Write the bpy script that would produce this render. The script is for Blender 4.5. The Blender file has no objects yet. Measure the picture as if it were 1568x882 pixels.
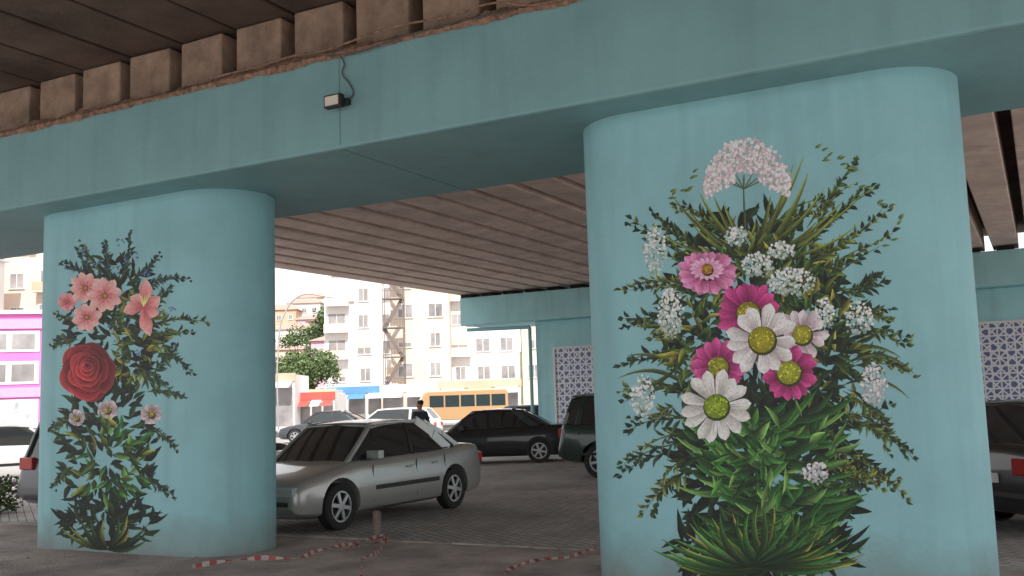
import bpy, bmesh, math, random
from mathutils import Vector, Matrix
random.seed(7)
S=bpy.context.scene
CAMZ=1.65; F=1514.0; YAW=math.radians(28); PIT=math.radians(6.45); ROLL=0.0324
cy,sy=math.cos(YAW),math.sin(YAW)
Rv=Vector((cy,sy,0)); Fh=Vector((-sy,cy,0))
Fv=Fh*math.cos(PIT)+Vector((0,0,math.sin(PIT)))
Uv=Rv.cross(Fv)
cX=(Rv*math.cos(ROLL)-Uv*math.sin(ROLL)); cYv=(Rv*math.sin(ROLL)+Uv*math.cos(ROLL))
cam=bpy.data.cameras.new("Camera"); co=bpy.data.objects.new("Camera",cam); S.collection.objects.link(co)
m=Matrix((cX,cYv,-Fv)).transposed().to_4x4(); m.translation=Vector((0,0,CAMZ)); co.matrix_world=m
cam.sensor_width=36; cam.lens=F/1568*36; cam.clip_end=3000; cam.clip_start=0.05
S.camera=co
S.view_settings.view_transform='Standard'; S.view_settings.look='None'; S.view_settings.exposure=0

# survey helpers: measured bearings -> world points on real surfaces
def ray(px,py): return cX*(px-784)-cYv*(py-441)+Fv*F
def onY(px,py,Y):
    d=ray(px,py); k=Y/d.y; return Vector((d.x*k,Y,CAMZ+d.z*k))
def onZ(px,py,z=0.0):
    d=ray(px,py); k=(z-CAMZ)/d.z; return Vector((d.x*k,d.y*k,z))
def G(px,depth,z=0.0):
    r=(px-789)/F*depth; v=Rv*r+Fh*depth; return Vector((v.x,v.y,z))

# ---------------- world / sun
SUN=Vector((0.42,-0.66,0.80)).normalized()
w=bpy.data.worlds.new("World"); S.world=w; w.use_nodes=True
nt=w.node_tree; bg=nt.nodes['Background']; sk=nt.nodes.new('ShaderNodeTexSky'); sk.sky_type='NISHITA'; sk.sun_disc=False
sk.sun_elevation=math.asin(SUN.z); sk.sun_rotation=math.atan2(SUN.x,SUN.y); sk.dust_density=4.0; sk.air_density=1.0
# thin bright cloud over the sky
tcw=nt.nodes.new('ShaderNodeTexCoord'); nw=nt.nodes.new('ShaderNodeTexNoise'); nw.inputs['Scale'].default_value=2.2; nw.inputs['Detail'].default_value=7
mpw=nt.nodes.new('ShaderNodeMapping'); mpw.inputs['Scale'].default_value=(1,1,3); nt.links.new(tcw.outputs['Generated'],mpw.inputs[0]); nt.links.new(mpw.outputs[0],nw.inputs['Vector'])
rw=nt.nodes.new('ShaderNodeMapRange'); rw.inputs[1].default_value=.3; rw.inputs[2].default_value=.55; rw.inputs[3].default_value=.82; rw.inputs[4].default_value=1.0; nt.links.new(nw.outputs[0],rw.inputs[0])
mw=nt.nodes.new('ShaderNodeMix'); mw.data_type='RGBA'; mw.inputs[7].default_value=(9.2,9.2,9.3,1); nt.links.new(rw.outputs[0],mw.inputs[0]); nt.links.new(sk.outputs[0],mw.inputs[6])
nt.links.new(mw.outputs[2],bg.inputs[0]); bg.inputs[1].default_value=0.15
sl=bpy.data.lights.new("sun","SUN"); sl.energy=5; sl.angle=math.radians(0.6); sl.color=(1,.96,.9)
so=bpy.data.objects.new("sun",sl); S.collection.objects.link(so); so.rotation_euler=SUN.to_track_quat('Z','Y').to_euler()

# ---------------- materials
def lin(c): return tuple(((v/255)/12.92 if v/255<=.04045 else ((v/255+.055)/1.055)**2.4) for v in c)
MC={}
def mat(name,col,rough=.8,var=.15,scale=6,bump=.0,bscale=40,metal=0,spec=.5,coat=0,streak=0,col2=None):
    if name in MC: return MC[name]
    mt=bpy.data.materials.new(name); mt.use_nodes=True; n=mt.node_tree.nodes; l=mt.node_tree.links
    p=n['Principled BSDF']; p.inputs['Roughness'].default_value=rough; p.inputs['Metallic'].default_value=metal
    p.inputs['Specular IOR Level'].default_value=spec; p.inputs['Coat Weight'].default_value=coat
    tc=n.new('ShaderNodeTexCoord')
    no=n.new('ShaderNodeTexNoise'); no.inputs['Scale'].default_value=scale; no.inputs['Detail'].default_value=6; no.inputs['Roughness'].default_value=.62
    l.new(tc.outputs['Object'],no.inputs['Vector'])
    mx=n.new('ShaderNodeMix'); mx.data_type='RGBA'
    a=tuple(max(0,c*(1-var)) for c in col); b=tuple(min(1,c*(1+var)) for c in col)
    if col2: a=col; b=col2
    mx.inputs[6].default_value=(*a,1); mx.inputs[7].default_value=(*b,1)
    r=n.new('ShaderNodeMapRange'); r.inputs[1].default_value=.32; r.inputs[2].default_value=.68
    l.new(no.outputs[0],r.inputs[0]); l.new(r.outputs[0],mx.inputs[0])
    out=mx.outputs[2]
    if streak:
        mp=n.new('ShaderNodeMapping'); mp.inputs['Scale'].default_value=(3.0,3.0,.22); l.new(tc.outputs['Object'],mp.inputs[0])
        n2=n.new('ShaderNodeTexNoise'); n2.inputs['Scale'].default_value=1.6; n2.inputs['Detail'].default_value=7; l.new(mp.outputs[0],n2.inputs['Vector'])
        r2=n.new('ShaderNodeMapRange'); r2.inputs[1].default_value=.5; r2.inputs[2].default_value=.78; r2.inputs[4].default_value=streak
        l.new(n2.outputs[0],r2.inputs[0])
        m2=n.new('ShaderNodeMix'); m2.data_type='RGBA'; m2.inputs[7].default_value=(col[0]*.6,col[1]*.56,col[2]*.56,1)
        l.new(r2.outputs[0],m2.inputs[0]); l.new(out,m2.inputs[6]); out=m2.outputs[2]
    l.new(out,p.inputs['Base Color'])
    if bump:
        nb=n.new('ShaderNodeTexNoise'); nb.inputs['Scale'].default_value=bscale; nb.inputs['Detail'].default_value=5
        l.new(tc.outputs['Object'],nb.inputs['Vector'])
        bp=n.new('ShaderNodeBump'); bp.inputs['Strength'].default_value=bump; bp.inputs['Distance'].default_value=.02
        l.new(nb.outputs[0],bp.inputs['Height']); l.new(bp.outputs[0],p.inputs['Normal'])
    MC[name]=mt; return mt

def teal_mat(name,col,dirt=True):
    mt=mat(name,col,rough=.62,var=.08,scale=1.3,bump=.25,bscale=26,streak=.32)
    n=mt.node_tree.nodes; l=mt.node_tree.links; p=n['Principled BSDF']
    src=p.inputs['Base Color'].links[0].from_socket
    geo=n.new('ShaderNodeNewGeometry'); sp=n.new('ShaderNodeSeparateXYZ'); l.new(geo.outputs['Position'],sp.inputs[0])
    nn=n.new('ShaderNodeTexNoise'); nn.inputs['Scale'].default_value=3; nn.inputs['Detail'].default_value=8; l.new(geo.outputs['Position'],nn.inputs['Vector'])
    ad=n.new('ShaderNodeMath'); ad.operation='MULTIPLY_ADD'; ad.inputs[1].default_value=-.55; l.new(nn.outputs[0],ad.inputs[0]); l.new(sp.outputs[2],ad.inputs[2])
    r=n.new('ShaderNodeMapRange'); r.inputs[1].default_value=-.2; r.inputs[2].default_value=.25; r.inputs[3].default_value=.75; r.inputs[4].default_value=0; l.new(ad.outputs[0],r.inputs[0])
    mx=n.new('ShaderNodeMix'); mx.data_type='RGBA'; mx.inputs[7].default_value=(.2,.2,.18,1); l.new(r.outputs[0],mx.inputs[0]); l.new(src,mx.inputs[6])
    l.new(mx.outputs[2],p.inputs['Base Color']); return mt
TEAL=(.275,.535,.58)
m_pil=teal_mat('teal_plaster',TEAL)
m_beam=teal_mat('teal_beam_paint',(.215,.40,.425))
m_tfar=teal_mat('teal_far_lit',(.38,.70,.74))  # stronger light on the far beam and wall painted in as lighter teal
m_conc=mat('girder_concrete',(.72,.565,.49),.9,.2,1.4,.3,20,streak=.45)  # far soffit's ground bounce put into the colour as a lighter tone
m_concd=mat('shaded_stained_concrete',(.105,.07,.055),.95,.45,1.2,.4,14)  # brown stain, with the near deck's shade also put into the colour
m_block=mat('bearing_concrete',(.34,.24,.18),.9,.35,4,.5,25,streak=.4)
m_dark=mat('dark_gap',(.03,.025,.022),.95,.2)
m_rubble=mat('mortar_rubble',(.28,.17,.12),.95,.5,14,.6,40)
m_seam=mat('joint_seam',(.13,.25,.26),.8)
m_black=mat('black_plastic',(.02,.02,.02),.5,.1)
m_rub=mat('tyre_rubber',(.025,.025,.025),.85,.2,20)
m_rim=mat('alloy_rim',(.55,.55,.56),.35,.05,metal=.8)
m_chrome=mat('trim_chrome',(.6,.6,.6),.2,.02,metal=1)
m_glass=mat('car_glass',(.025,.03,.032),.06,.05,spec=.8)
m_lamp=mat('headlamp_glass',(.5,.52,.52),.12,.05,spec=.8)
m_red=mat('tail_lamp_red',(.45,.015,.012),.2,.1,spec=.7)
m_plate=mat('number_plate_white',(.7,.7,.68),.5,.03)
m_white=mat('white_paint',(.80,.79,.77),.7,.05,2)
m_wglass=mat('window_glass',(.30,.28,.28),.15,.5,.4,spec=.7)
m_steel=mat('steel_dark',(.18,.14,.12),.6,.2)

class B:
    def __init__(s): s.v=[];s.f=[];s.m=[];s.mats=[]
    def mi(s,mt):
        if mt not in s.mats: s.mats.append(mt)
        return s.mats.index(mt)
    def poly(s,pts,faces,mt):
        o=len(s.v); s.v+= [tuple(p) for p in pts]; k=s.mi(mt)
        for f in faces: s.f.append([o+i for i in f]); s.m.append(k)
    def box(s,x0,x1,y0,y1,z0,z1,mt,M=None):
        p=[Vector(q) for q in ((x0,y0,z0),(x1,y0,z0),(x1,y1,z0),(x0,y1,z0),(x0,y0,z1),(x1,y0,z1),(x1,y1,z1),(x0,y1,z1))]
        if M: p=[M@q for q in p]
        s.poly(p,[(0,3,2,1),(4,5,6,7),(0,1,5,4),(1,2,6,5),(2,3,7,6),(3,0,4,7)],mt)
    def strut(s,a,b,r,mt,n=6,r2=None):
        a=Vector(a);b=Vector(b);d=(b-a).normalized(); u=d.orthogonal().normalized(); v=d.cross(u); r2=r if r2 is None else r2
        pts=[a+(u*math.cos(t*2*math.pi/n)+v*math.sin(t*2*math.pi/n))*r for t in range(n)]+[b+(u*math.cos(t*2*math.pi/n)+v*math.sin(t*2*math.pi/n))*r2 for t in range(n)]
        s.poly(pts,[(i,(i+1)%n,n+(i+1)%n,n+i) for i in range(n)]+[tuple(range(n))[::-1],tuple(range(n,2*n))],mt)
    def bar(s,a,b,wd,th,mt,up=(0,0,1)):
        a=Vector(a);b=Vector(b);d=(b-a).normalized(); u=d.cross(Vector(up)).normalized(); v=u.cross(d)
        pts=[]
        for q in (a,b):
            for i,j in ((-1,-1),(1,-1),(1,1),(-1,1)): pts.append(q+u*i*wd/2+v*j*th/2)
        s.poly(pts,[(3,2,1,0),(4,5,6,7),(0,1,5,4),(1,2,6,5),(2,3,7,6),(3,0,4,7)],mt)
    def obj(s,name,parent=None,bevel=0,smooth=None,seg=2):
        me=bpy.data.meshes.new(name); me.from_pydata(s.v,[],s.f)
        for mt in s.mats: me.materials.append(mt)
        me.polygons.foreach_set('material_index',s.m)
        bm=bmesh.new(); bm.from_mesh(me); bmesh.ops.recalc_face_normals(bm,faces=bm.faces); bm.to_mesh(me); bm.free()
        me.update()
        if smooth is not None:
            me.polygons.foreach_set('use_smooth',[True]*len(me.polygons)); me.set_sharp_from_angle(angle=math.radians(smooth))
        o=bpy.data.objects.new(name,me); S.collection.objects.link(o)
        if parent: o.parent=parent
        if bevel:
            b=o.modifiers.new('bev','BEVEL'); b.width=bevel; b.segments=seg; b.limit_method='ANGLE'
        return o
def empty(name,loc=(0,0,0),rz=0):
    e=bpy.data.objects.new(name,None); e.empty_display_size=.3; S.collection.objects.link(e); e.location=loc; e.rotation_euler=(0,0,rz); return e
def curve(name,pts,r,mt,parent=None):
    c=bpy.data.curves.new(name,'CURVE'); c.dimensions='3D'; c.bevel_depth=r; c.bevel_resolution=2
    sp=c.splines.new('BEZIER'); sp.bezier_points.add(len(pts)-1)
    for b,p in zip(sp.bezier_points,pts): b.co=p; b.handle_left_type=b.handle_right_type='AUTO'
    c.materials.append(mt); o=bpy.data.objects.new(name,c); S.collection.objects.link(o); o.parent=parent; return o

# ---------------- ground
def paver_mat():
    mt=bpy.data.materials.new('paving_ground'); mt.use_nodes=True; n=mt.node_tree.nodes; l=mt.node_tree.links; p=n['Principled BSDF']
    tc=n.new('ShaderNodeTexCoord'); mp=n.new('ShaderNodeMapping'); mp.inputs['Rotation'].default_value=(0,0,.6); l.new(tc.outputs['Object'],mp.inputs[0])
    br=n.new('ShaderNodeTexBrick'); br.inputs['Scale'].default_value=1; br.inputs['Brick Width'].default_value=.24; br.inputs['Row Height'].default_value=.12
    br.inputs['Mortar Size'].default_value=.008; br.inputs['Color1'].default_value=(.47,.44,.42,1); br.inputs['Color2'].default_value=(.37,.35,.34,1); br.inputs['Mortar'].default_value=(.13,.12,.11,1)
    l.new(mp.outputs[0],br.inputs[0])
    no=n.new('ShaderNodeTexNoise'); no.inputs['Scale'].default_value=.45; no.inputs['Detail'].default_value=9; no.inputs['Roughness'].default_value=.65; l.new(tc.outputs['Object'],no.inputs[0])
    r=n.new('ShaderNodeMapRange'); r.inputs[1].default_value=.36; r.inputs[2].default_value=.62; r.inputs[3].default_value=.66; r.inputs[4].default_value=1.12; l.new(no.outputs[0],r.inputs[0])
    vm=n.new('ShaderNodeVectorMath'); vm.operation='SCALE'; l.new(br.outputs[0],vm.inputs[0]); l.new(r.outputs[0],vm.inputs[3]); l.new(vm.outputs[0],p.inputs['Base Color'])
    p.inputs['Roughness'].default_value=.85
    bp=n.new('ShaderNodeBump'); bp.inputs['Strength'].default_value=.4; bp.inputs['Distance'].default_value=.01; l.new(br.outputs[1],bp.inputs['Height']); bp.invert=True; l.new(bp.outputs[0],p.inputs['Normal'])
    return mt
g=B(); g.poly([(-900,-900,0),(900,-900,0),(900,1200,0),(-900,1200,0)],[(0,1,2,3)],paver_mat()); g.obj('ground')
m_asph=mat('asphalt',(.055,.055,.057),.9,.25,3,.3,60)
g=B(); rM=Matrix.Translation(G(560,62,.004))@Matrix.Rotation(YAW,4,'Z')
g.poly([rM@Vector(q) for q in ((-90,-7,0),(120,-7,0),(120,7,0),(-90,7,0))],[(0,1,2,3)],m_asph)
for i in range(-20,28):
    g.poly([rM@Vector(q) for q in ((i*4,-.07,.004),(i*4+2,-.07,.004),(i*4+2,.07,.004),(i*4,.07,.004))],[(0,1,2,3)],m_white)
g.obj('road')
m_side=mat('sidewalk_concrete',(.36,.295,.27),.9,.4,1.4,.6,30,streak=.4)
m_kerb=mat('kerb_stone',(.34,.30,.27),.85,.3,5,.3,30)
g=B()
g.box(-15,6,3.2,9.62,0,.07,m_side)
x=-15
while x<6:
    g.box(x,x+.985,9.63,9.76,0,.085+random.uniform(-.008,.008),m_kerb); x+=1
g.obj('sidewalk',bevel=.012)
g=B(); m_grit=mat('grit',(.25,.21,.17),.9,.5,9); m_dl=mat('dry_leaf',(.22,.15,.07),.9,.4,9)
for i in range(900):
    X=random.uniform(-12,1); Y=random.uniform(5,16) if random.random()<.5 else 9.8+abs(random.gauss(0,.25)); s_=random.uniform(.006,.028); z=.071 if Y<9.6 else .001
    if 9.6<Y<9.78: continue
    a=random.random()*6; 
    if random.random()<.6:
        g.poly([(X+s_*math.cos(a+q*2.1),Y+s_*math.sin(a+q*2.1),z) for q in range(3)]+[(X,Y,z+s_*.8)],[(0,1,3),(1,2,3),(2,0,3)],m_grit)
    else:
        g.poly([(X+s_*1.3*math.cos(a+q*1.57)*(1 if q%2 else .5),Y+s_*1.3*math.sin(a+q*1.57)*(1 if q%2 else .5),z+.003+(.008 if q%2 else 0)) for q in range(4)],[(0,1,2,3)],m_dl)
g.obj('litter')

# ---------------- bridge
XE=5.6
br=empty('concrete_bridge')
YF,YB,ZB,ZT=7.5,9.9,4.12,5.08
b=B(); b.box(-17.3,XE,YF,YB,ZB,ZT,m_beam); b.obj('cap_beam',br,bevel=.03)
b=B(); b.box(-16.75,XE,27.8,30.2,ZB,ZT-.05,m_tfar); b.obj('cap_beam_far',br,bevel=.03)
b=B(); js=-5.82
b.box(js-.006,js+.006,YF-.002,YF+.01,ZB+.03,ZT-.03,m_seam); b.box(js-.007,js+.007,YF+.03,YB-.03,ZB-.002,ZB+.01,m_seam); b.obj('expansion_joint',br)
b=B(); x=-17.0; i=0
gx=[]
while x<XE-.7:
    gx.append(x); x+=.8
for x in gx:
    dz=random.uniform(-.008,.008)
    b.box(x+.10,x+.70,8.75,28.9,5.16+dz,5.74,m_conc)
b.obj('far_span_girders',br,bevel=.015,seg=1)
b=B()
for x in gx:
    b.box(x+.2,x+.6,27.95,28.6,5.03,5.155,m_dark); b.box(x+.2,x+.6,9.0,9.5,5.08,5.155,m_dark)
b.obj('bearing_pads',br)
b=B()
YN=0.0  # unseen end of near span cut short so more light reaches the pillars
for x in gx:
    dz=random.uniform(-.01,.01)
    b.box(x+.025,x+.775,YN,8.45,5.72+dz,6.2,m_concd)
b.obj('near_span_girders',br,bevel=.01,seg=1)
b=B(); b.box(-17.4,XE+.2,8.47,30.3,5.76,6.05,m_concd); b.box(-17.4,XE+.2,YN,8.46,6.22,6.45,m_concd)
b.box(-17.45,-17.2,8.47,30.3,6.06,6.9,m_conc); b.box(-17.45,-17.2,YN,8.46,6.46,7.3,m_conc)
b.box(XE,XE+.25,8.47,30.3,6.06,6.9,m_conc); b.box(XE,XE+.25,YN,8.46,6.46,7.3,m_conc)
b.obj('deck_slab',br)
b=B()
for x in gx:
    j=random.uniform(-.02,.02)
    M=Matrix.Translation((x+.36,7.98,5.08))@Matrix.Rotation(random.uniform(-.03,.03),4,'Z')
    b.box(-.31+j,.31+j,-.30,.35,0,.62,m_block,M)
b.obj('bearing_blocks',br,bevel=.02)
b=B(); b.box(-17,XE-.1,8.4,8.46,5.085,5.70,m_dark); b.obj('gap_shade_sheet',br)  # near-black sheet added behind the blocks to paint shade into their gaps
b=B(); n=700; pts=[];fa=[]
for i in range(n):
    X=-17+(XE+16.9)*i/(n-1); h=.015+.05*abs(math.sin(i*.13)*math.sin(i*.031+1))+random.random()*.03; d=.01+random.random()*.03
    pts+=[(X,YF-.002-d*.4,ZT-.03-h*.5),(X,YF-.012-d,ZT-.01),(X,YF+.02,ZT+h),(X,YF+.25,ZT+.012)]
    if i:
        a=4*(i-1)
        for k in range(3): fa.append((a+k,a+4+k,a+5+k,a+k+1))
b.poly(pts,fa,m_rubble); b.obj('mortar_ledge',br)
fl=onY(513,156,7.40)
e=empty('flood_light',fl)
b=B(); b.box(-.10,.10,-.05,.02,-.065,.065,m_black); b.box(-.035,.12,.02,.10,-.03,.03,m_black); b.obj('housing',e,bevel=.01)
b=B(); b.box(-.078,.078,-.058,-.051,-.045,.045,mat('lamp_lens',(.75,.7,.62),.2,.05)); b.obj('lens',e)
m_cab=mat('cable_grey',(.09,.10,.10),.7)
C=lambda px,py:onY(px,py,YF-.02)-fl
curve('cable',[C(528,152),C(540,146),C(535,128),C(524,112),C(527,98),C(521,82),C(530,64)],.007,m_cab,e)
cb=empty('hanging_cable')
def CC(px,py,Y=7.44): return onY(px,py,Y)
curve('wire_a',[CC(330,118),CC(400,100),CC(455,84),CC(500,76),CC(530,66),CC(600,42),CC(690,24),CC(760,4),CC(810,8),CC(880,-6)],.011,m_rubble,cb)
curve('wire_b',[CC(500,86),CC(545,80),CC(620,55),CC(700,34),CC(790,14)],.007,m_cab,cb)
# far wall with lattice panels
def lattice():
    mt=bpy.data.materials.new('lattice_panel'); mt.use_nodes=True; n=mt.node_tree.nodes; l=mt.node_tree.links; p=n['Principled BSDF']
    tc=n.new('ShaderNodeTexCoord')
    outs=[]
    for rot,sc in ((0,5.2),(math.pi/4,5.2)):
        mp=n.new('ShaderNodeMapping'); mp.inputs['Rotation'].default_value=(0,rot,0); l.new(tc.outputs['Object'],mp.inputs[0])
        sp=n.new('ShaderNodeSeparateXYZ'); l.new(mp.outputs[0],sp.inputs[0]); mm=[]
        for ax in (0,2):
            a=n.new('ShaderNodeMath'); a.operation='MULTIPLY'; a.inputs[1].default_value=sc; l.new(sp.outputs[ax],a.inputs[0])
            f=n.new('ShaderNodeMath'); f.operation='FRACT'; l.new(a.outputs[0],f.inputs[0])
            s_=n.new('ShaderNodeMath'); s_.operation='SUBTRACT'; s_.inputs[1].default_value=.5; l.new(f.outputs[0],s_.inputs[0])
            ab=n.new('ShaderNodeMath'); ab.operation='ABSOLUTE'; l.new(s_.outputs[0],ab.inputs[0]); mm.append(ab)
        mi=n.new('ShaderNodeMath'); mi.operation='MAXIMUM'; l.new(mm[0].outputs[0],mi.inputs[0]); l.new(mm[1].outputs[0],mi.inputs[1])
        outs.append(mi)
    q=n.new('ShaderNodeMath'); q.operation='MAXIMUM'; l.new(outs[0].outputs[0],q.inputs[0]); l.new(outs[1].outputs[0],q.inputs[1])
    r=n.new('ShaderNodeMapRange'); r.inputs[1].default_value=.385; r.inputs[2].default_value=.405; l.new(q.outputs[0],r.inputs[0])
    mx=n.new('ShaderNodeMix'); mx.data_type='RGBA'; mx.inputs[6].default_value=(.13,.17,.34,1); mx.inputs[7].default_value=(.80,.81,.86,1); l.new(r.outputs[0],mx.inputs[0]); l.new(mx.outputs[2],p.inputs['Base Color']); return mt
m_lat=lattice()
fw=empty('lattice_wall')
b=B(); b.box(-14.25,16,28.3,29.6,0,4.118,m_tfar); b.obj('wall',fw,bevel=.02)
b=B(); c=B()
x=-13.55
while x<14:
    b.box(x,x+1.75,28.24,28.297,.5,3.2,m_lat)
    for q in ((x-.06,x,.44,3.26),(x+1.75,x+1.81,.44,3.26)): c.box(q[0],q[1],28.2,28.298,q[2],q[3],m_white)
    c.box(x,x+1.75,28.2,28.298,3.2,3.26,m_white); c.box(x,x+1.75,28.2,28.298,.44,.5,m_white)
    x+=2.35
b.obj('lattice_infill',fw); c.obj('panel_frames',fw)
b=B(); b.strut((-14.4,28.2,0),(-14.4,28.2,3.95),.06,m_pil,10); b.strut((-16.6,28.0,3.98),(-14.4,28.2,3.95),.06,m_pil,10); b.obj('downpipe',fw,smooth=50)

# ---------------- pillars
T=.6; YC=8.57
PIL=[(-3.07,-1.02),(-10.6,-8.40)]
def pillar(Cl,Cr):
    b=B(); ring=[]
    N=40
    for i in range(N+1):
        a=-math.pi/2+math.pi*i/N; ring.append((Cr+T*math.cos(a),YC+T*math.sin(a)))
    for i in range(N+1):
        a=math.pi/2+math.pi*i/N; ring.append((Cl+T*math.cos(a),YC+T*math.sin(a)))
    k=len(ring); pts=[(x,y,.0) for x,y in ring]+[(x,y,ZB+.02) for x,y in ring]
    b.poly(pts,[(i,(i+1)%k,k+(i+1)%k,k+i) for i in range(k)]+[tuple(range(k))[::-1],tuple(range(k,2*k))],m_pil)
    e=empty('bridge_pillar'); b.obj('column_shaft',e,smooth=40); return e
P0=pillar(*PIL[0]); P1=pillar(*PIL[1])

# ---------------- murals: paint strokes, each layer 0.03 mm over what it crosses
KA=1.3
class Mural:
    def __init__(s,Cl,Cr): s.Cl=Cl;s.Cr=Cr;s.v=[];s.f=[];s.c=[];s.off=.0015;s.grid={};s.mx=0
    def pt(s,px,py):
        d=ray(px,py); yf=YC-T; k=yf/d.y; X=d.x*k
        if s.Cl<=X<=s.Cr: return Vector((X,yf-s.off,CAMZ+d.z*k))
        cx=s.Cl if X<s.Cl else s.Cr
        A=d.x*d.x+d.y*d.y; Bq=-2*(d.x*cx+d.y*YC); Cq=cx*cx+YC*YC-T*T; D=Bq*Bq-4*A*Cq
        if D<0: return None
        k=(-Bq-math.sqrt(D))/(2*A); q=Vector((d.x*k,d.y*k,CAMZ+d.z*k)); nrm=Vector((q.x-cx,q.y-YC,0)).normalized()
        return q+nrm*s.off
    def strip(s,rows,cols):
        CS=4.0; cells=set(); w=len(rows[0])
        for i in range(len(rows)-1):
            for j in range(w-1):
                P=(rows[i][j],rows[i][j+1],rows[i+1][j],rows[i+1][j+1])
                x0=int(min(p[0] for p in P)//CS); x1=int(max(p[0] for p in P)//CS); y0=int(min(p[1] for p in P)//CS); y1=int(max(p[1] for p in P)//CS)
                for a in range(x0,x1+1):
                    for b_ in range(y0,y1+1): cells.add((a,b_))
        lv=max((s.grid.get(c,0) for c in cells),default=0)+1
        s.off=.0015+lv*.00003
        o=len(s.v); pts=[]
        for r in rows:
            for p in r:
                q=s.pt(*p)
                if q is None or q.z<.072: return
                pts.append(q)
        for c in cells: s.grid[c]=lv
        s.mx=max(s.mx,lv)
        s.v+=pts
        for r in cols:
            for c in r: s.c.append(tuple(min(.86,x*KA) for x in lin([max(0,min(255,t)) for t in c])))
        for i in range(len(rows)-1):
            for j in range(w-1):
                a=o+i*w+j; s.f.append((a,a+1,a+w+1,a+w))
    def stroke(s,x0,y0,x1,y1,wd,c0,c1,bend=0,n=7,peak=.4,side=1,contrast=.35,blunt=.7):
        dx,dy=x1-x0,y1-y0; L=math.hypot(dx,dy)+1e-6; nx,ny=-dy/L,dx/L; rows=[];cols=[]
        for i in range(n+1):
            t=i/n; bx=x0+dx*t+nx*bend*4*t*(1-t); by=y0+dy*t+ny*bend*4*t*(1-t)
            h=wd*.5*((t/peak)**.6 if t<peak else ((1-t)/(1-peak))**blunt)+.25
            rows.append([(bx+nx*h,by+ny*h),(bx,by),(bx-nx*h,by-ny*h)])
            c=[c0[k]*(1-t)+c1[k]*t for k in range(3)]
            a=[v*(1+contrast*side) for v in c]; bb=[v*(1-contrast*side) for v in c]
            cols.append([a,c,bb])
        s.strip(rows,cols)
    def disc(s,x,y,rx,ry,ci,co,n=14):
        rows=[];cols=[]
        for r in (0.02,.6,1):
            rows.append([(x+rx*r*math.cos(2*math.pi*i/n),y+ry*r*math.sin(2*math.pi*i/n)) for i in range(n+1)])
            cols.append([[ci[k]*(1-r)+co[k]*r for k in range(3)] for i in range(n+1)])
        s.strip(rows,cols)
    def daisy(s,x,y,R,n,cin,cout,cc=(190,180,40),rc=.36,sq=1.0,ph=None,wf=.78,under=0):
        ph=random.random() if ph is None else ph
        s.disc(x,y,R*.62,R*.62*sq,[c*.45 for c in cin],[c*.3 for c in cin],20)
        for lay in ((0,1) if under else (1,)):
            for i in range(n):
                a=2*math.pi*(i+ph+.5*lay)/n+random.uniform(-.08,.08); r=R*random.uniform(.9,1.06)*(1-.05*(1-lay))
                j=random.uniform(.88,1.04) if lay else .75; da=random.uniform(-.06,.06)
                xe,ye=x+r*math.cos(a+da),y+r*math.sin(a+da)*sq
                s.stroke(x+R*.18*math.cos(a),y+R*.18*math.sin(a)*sq,xe,ye,R*2*math.pi/n*wf,[c*j*.9 for c in cin],[c*j for c in cout],bend=random.uniform(-2,2),peak=.74,side=random.choice((-1,1)),contrast=.15,n=9,blunt=.5)
                if lay:
                    for o_ in (-.05,.06): s.stroke(x+R*.3*math.cos(a+o_),y+R*.3*math.sin(a+o_)*sq,x+r*.82*math.cos(a+o_),y+r*.82*math.sin(a+o_)*sq,1.1,[c*.68 for c in cin],[c*.85 for c in cout],n=3,contrast=0)
        r=R*rc; s.disc(x+1,y+2,r*1.12,r*1.12*sq,[c*.5 for c in cc],[c*.35 for c in cc]); s.disc(x,y,r,r*sq,cc,[c*.75 for c in cc])
        for k in range(int(r*3)):
            a=random.random()*6.28; q=r*math.sqrt(random.random())*.95; f=random.choice((.6,.85,1.15,1.3)); d=random.uniform(.8,1.7)
            s.disc(x+q*math.cos(a),y+q*math.sin(a)*sq,d,d,[c*f for c in cc],[c*f for c in cc],6)
    def puff(s,x,y,rx,ry,n,col=(222,225,222),shade=(105,130,125)):
        n=int(n*1.7)
        for i in range(n):
            a=random.random()*6.28; q=math.sqrt(random.random()); px=x+rx*q*math.cos(a)*random.uniform(.85,1.15); py=y+ry*q*math.sin(a)*random.uniform(.85,1.15)
            k=i/n; lit=.5-.5*math.sin(a)*q; t=max(0,min(1,k*.9*lit+random.uniform(-.1,.4)+.35*k)); c=[shade[j]*(1-t)+col[j]*t for j in range(3)]
            d=random.uniform(1.3,3.2); a2=random.random()*3.14
            s.stroke(px-d*math.cos(a2),py-d*math.sin(a2),px+d*math.cos(a2),py+d*math.sin(a2),d*1.8,c,c,n=3,peak=.5,contrast=.05)
    def spray(s,x0,y0,x1,y1,n,ln,c0,c1,bend=0,wd=5,stem=(60,70,40)):
        dx,dy=x1-x0,y1-y0; L=math.hypot(dx,dy); nx,ny=-dy/L,dx/L; P=[]
        for i in range(n+1):
            t=i/n; P.append((x0+dx*t+nx*bend*4*t*(1-t),y0+dy*t+ny*bend*4*t*(1-t)))
        s.stroke(x0,y0,x1,y1,2.2,stem,c1,bend=bend,n=8,peak=.1,contrast=.1)
        ang=math.atan2(dy,dx)
        for i in range(1,n+1):
            t=i/n; x,y=P[i]; l=ln*(1.15-.6*t)
            for sd in (-1,1):
                if random.random()<.12: continue
                a=ang+sd*random.uniform(.3,1.0)*(1 if i<n else .2); lj=l*random.uniform(.6,1.35); f=random.uniform(.55,1.3); x2=x+random.uniform(-3,3); y2=y+random.uniform(-3,3)
                s.stroke(x2,y2,x2+lj*math.cos(a),y2+lj*math.sin(a),wd*random.uniform(.6,1.3),[c*f*.75 for c in c0],[c*f for c in c1],bend=sd*-2,n=4,side=random.choice((-1,1)))
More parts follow.
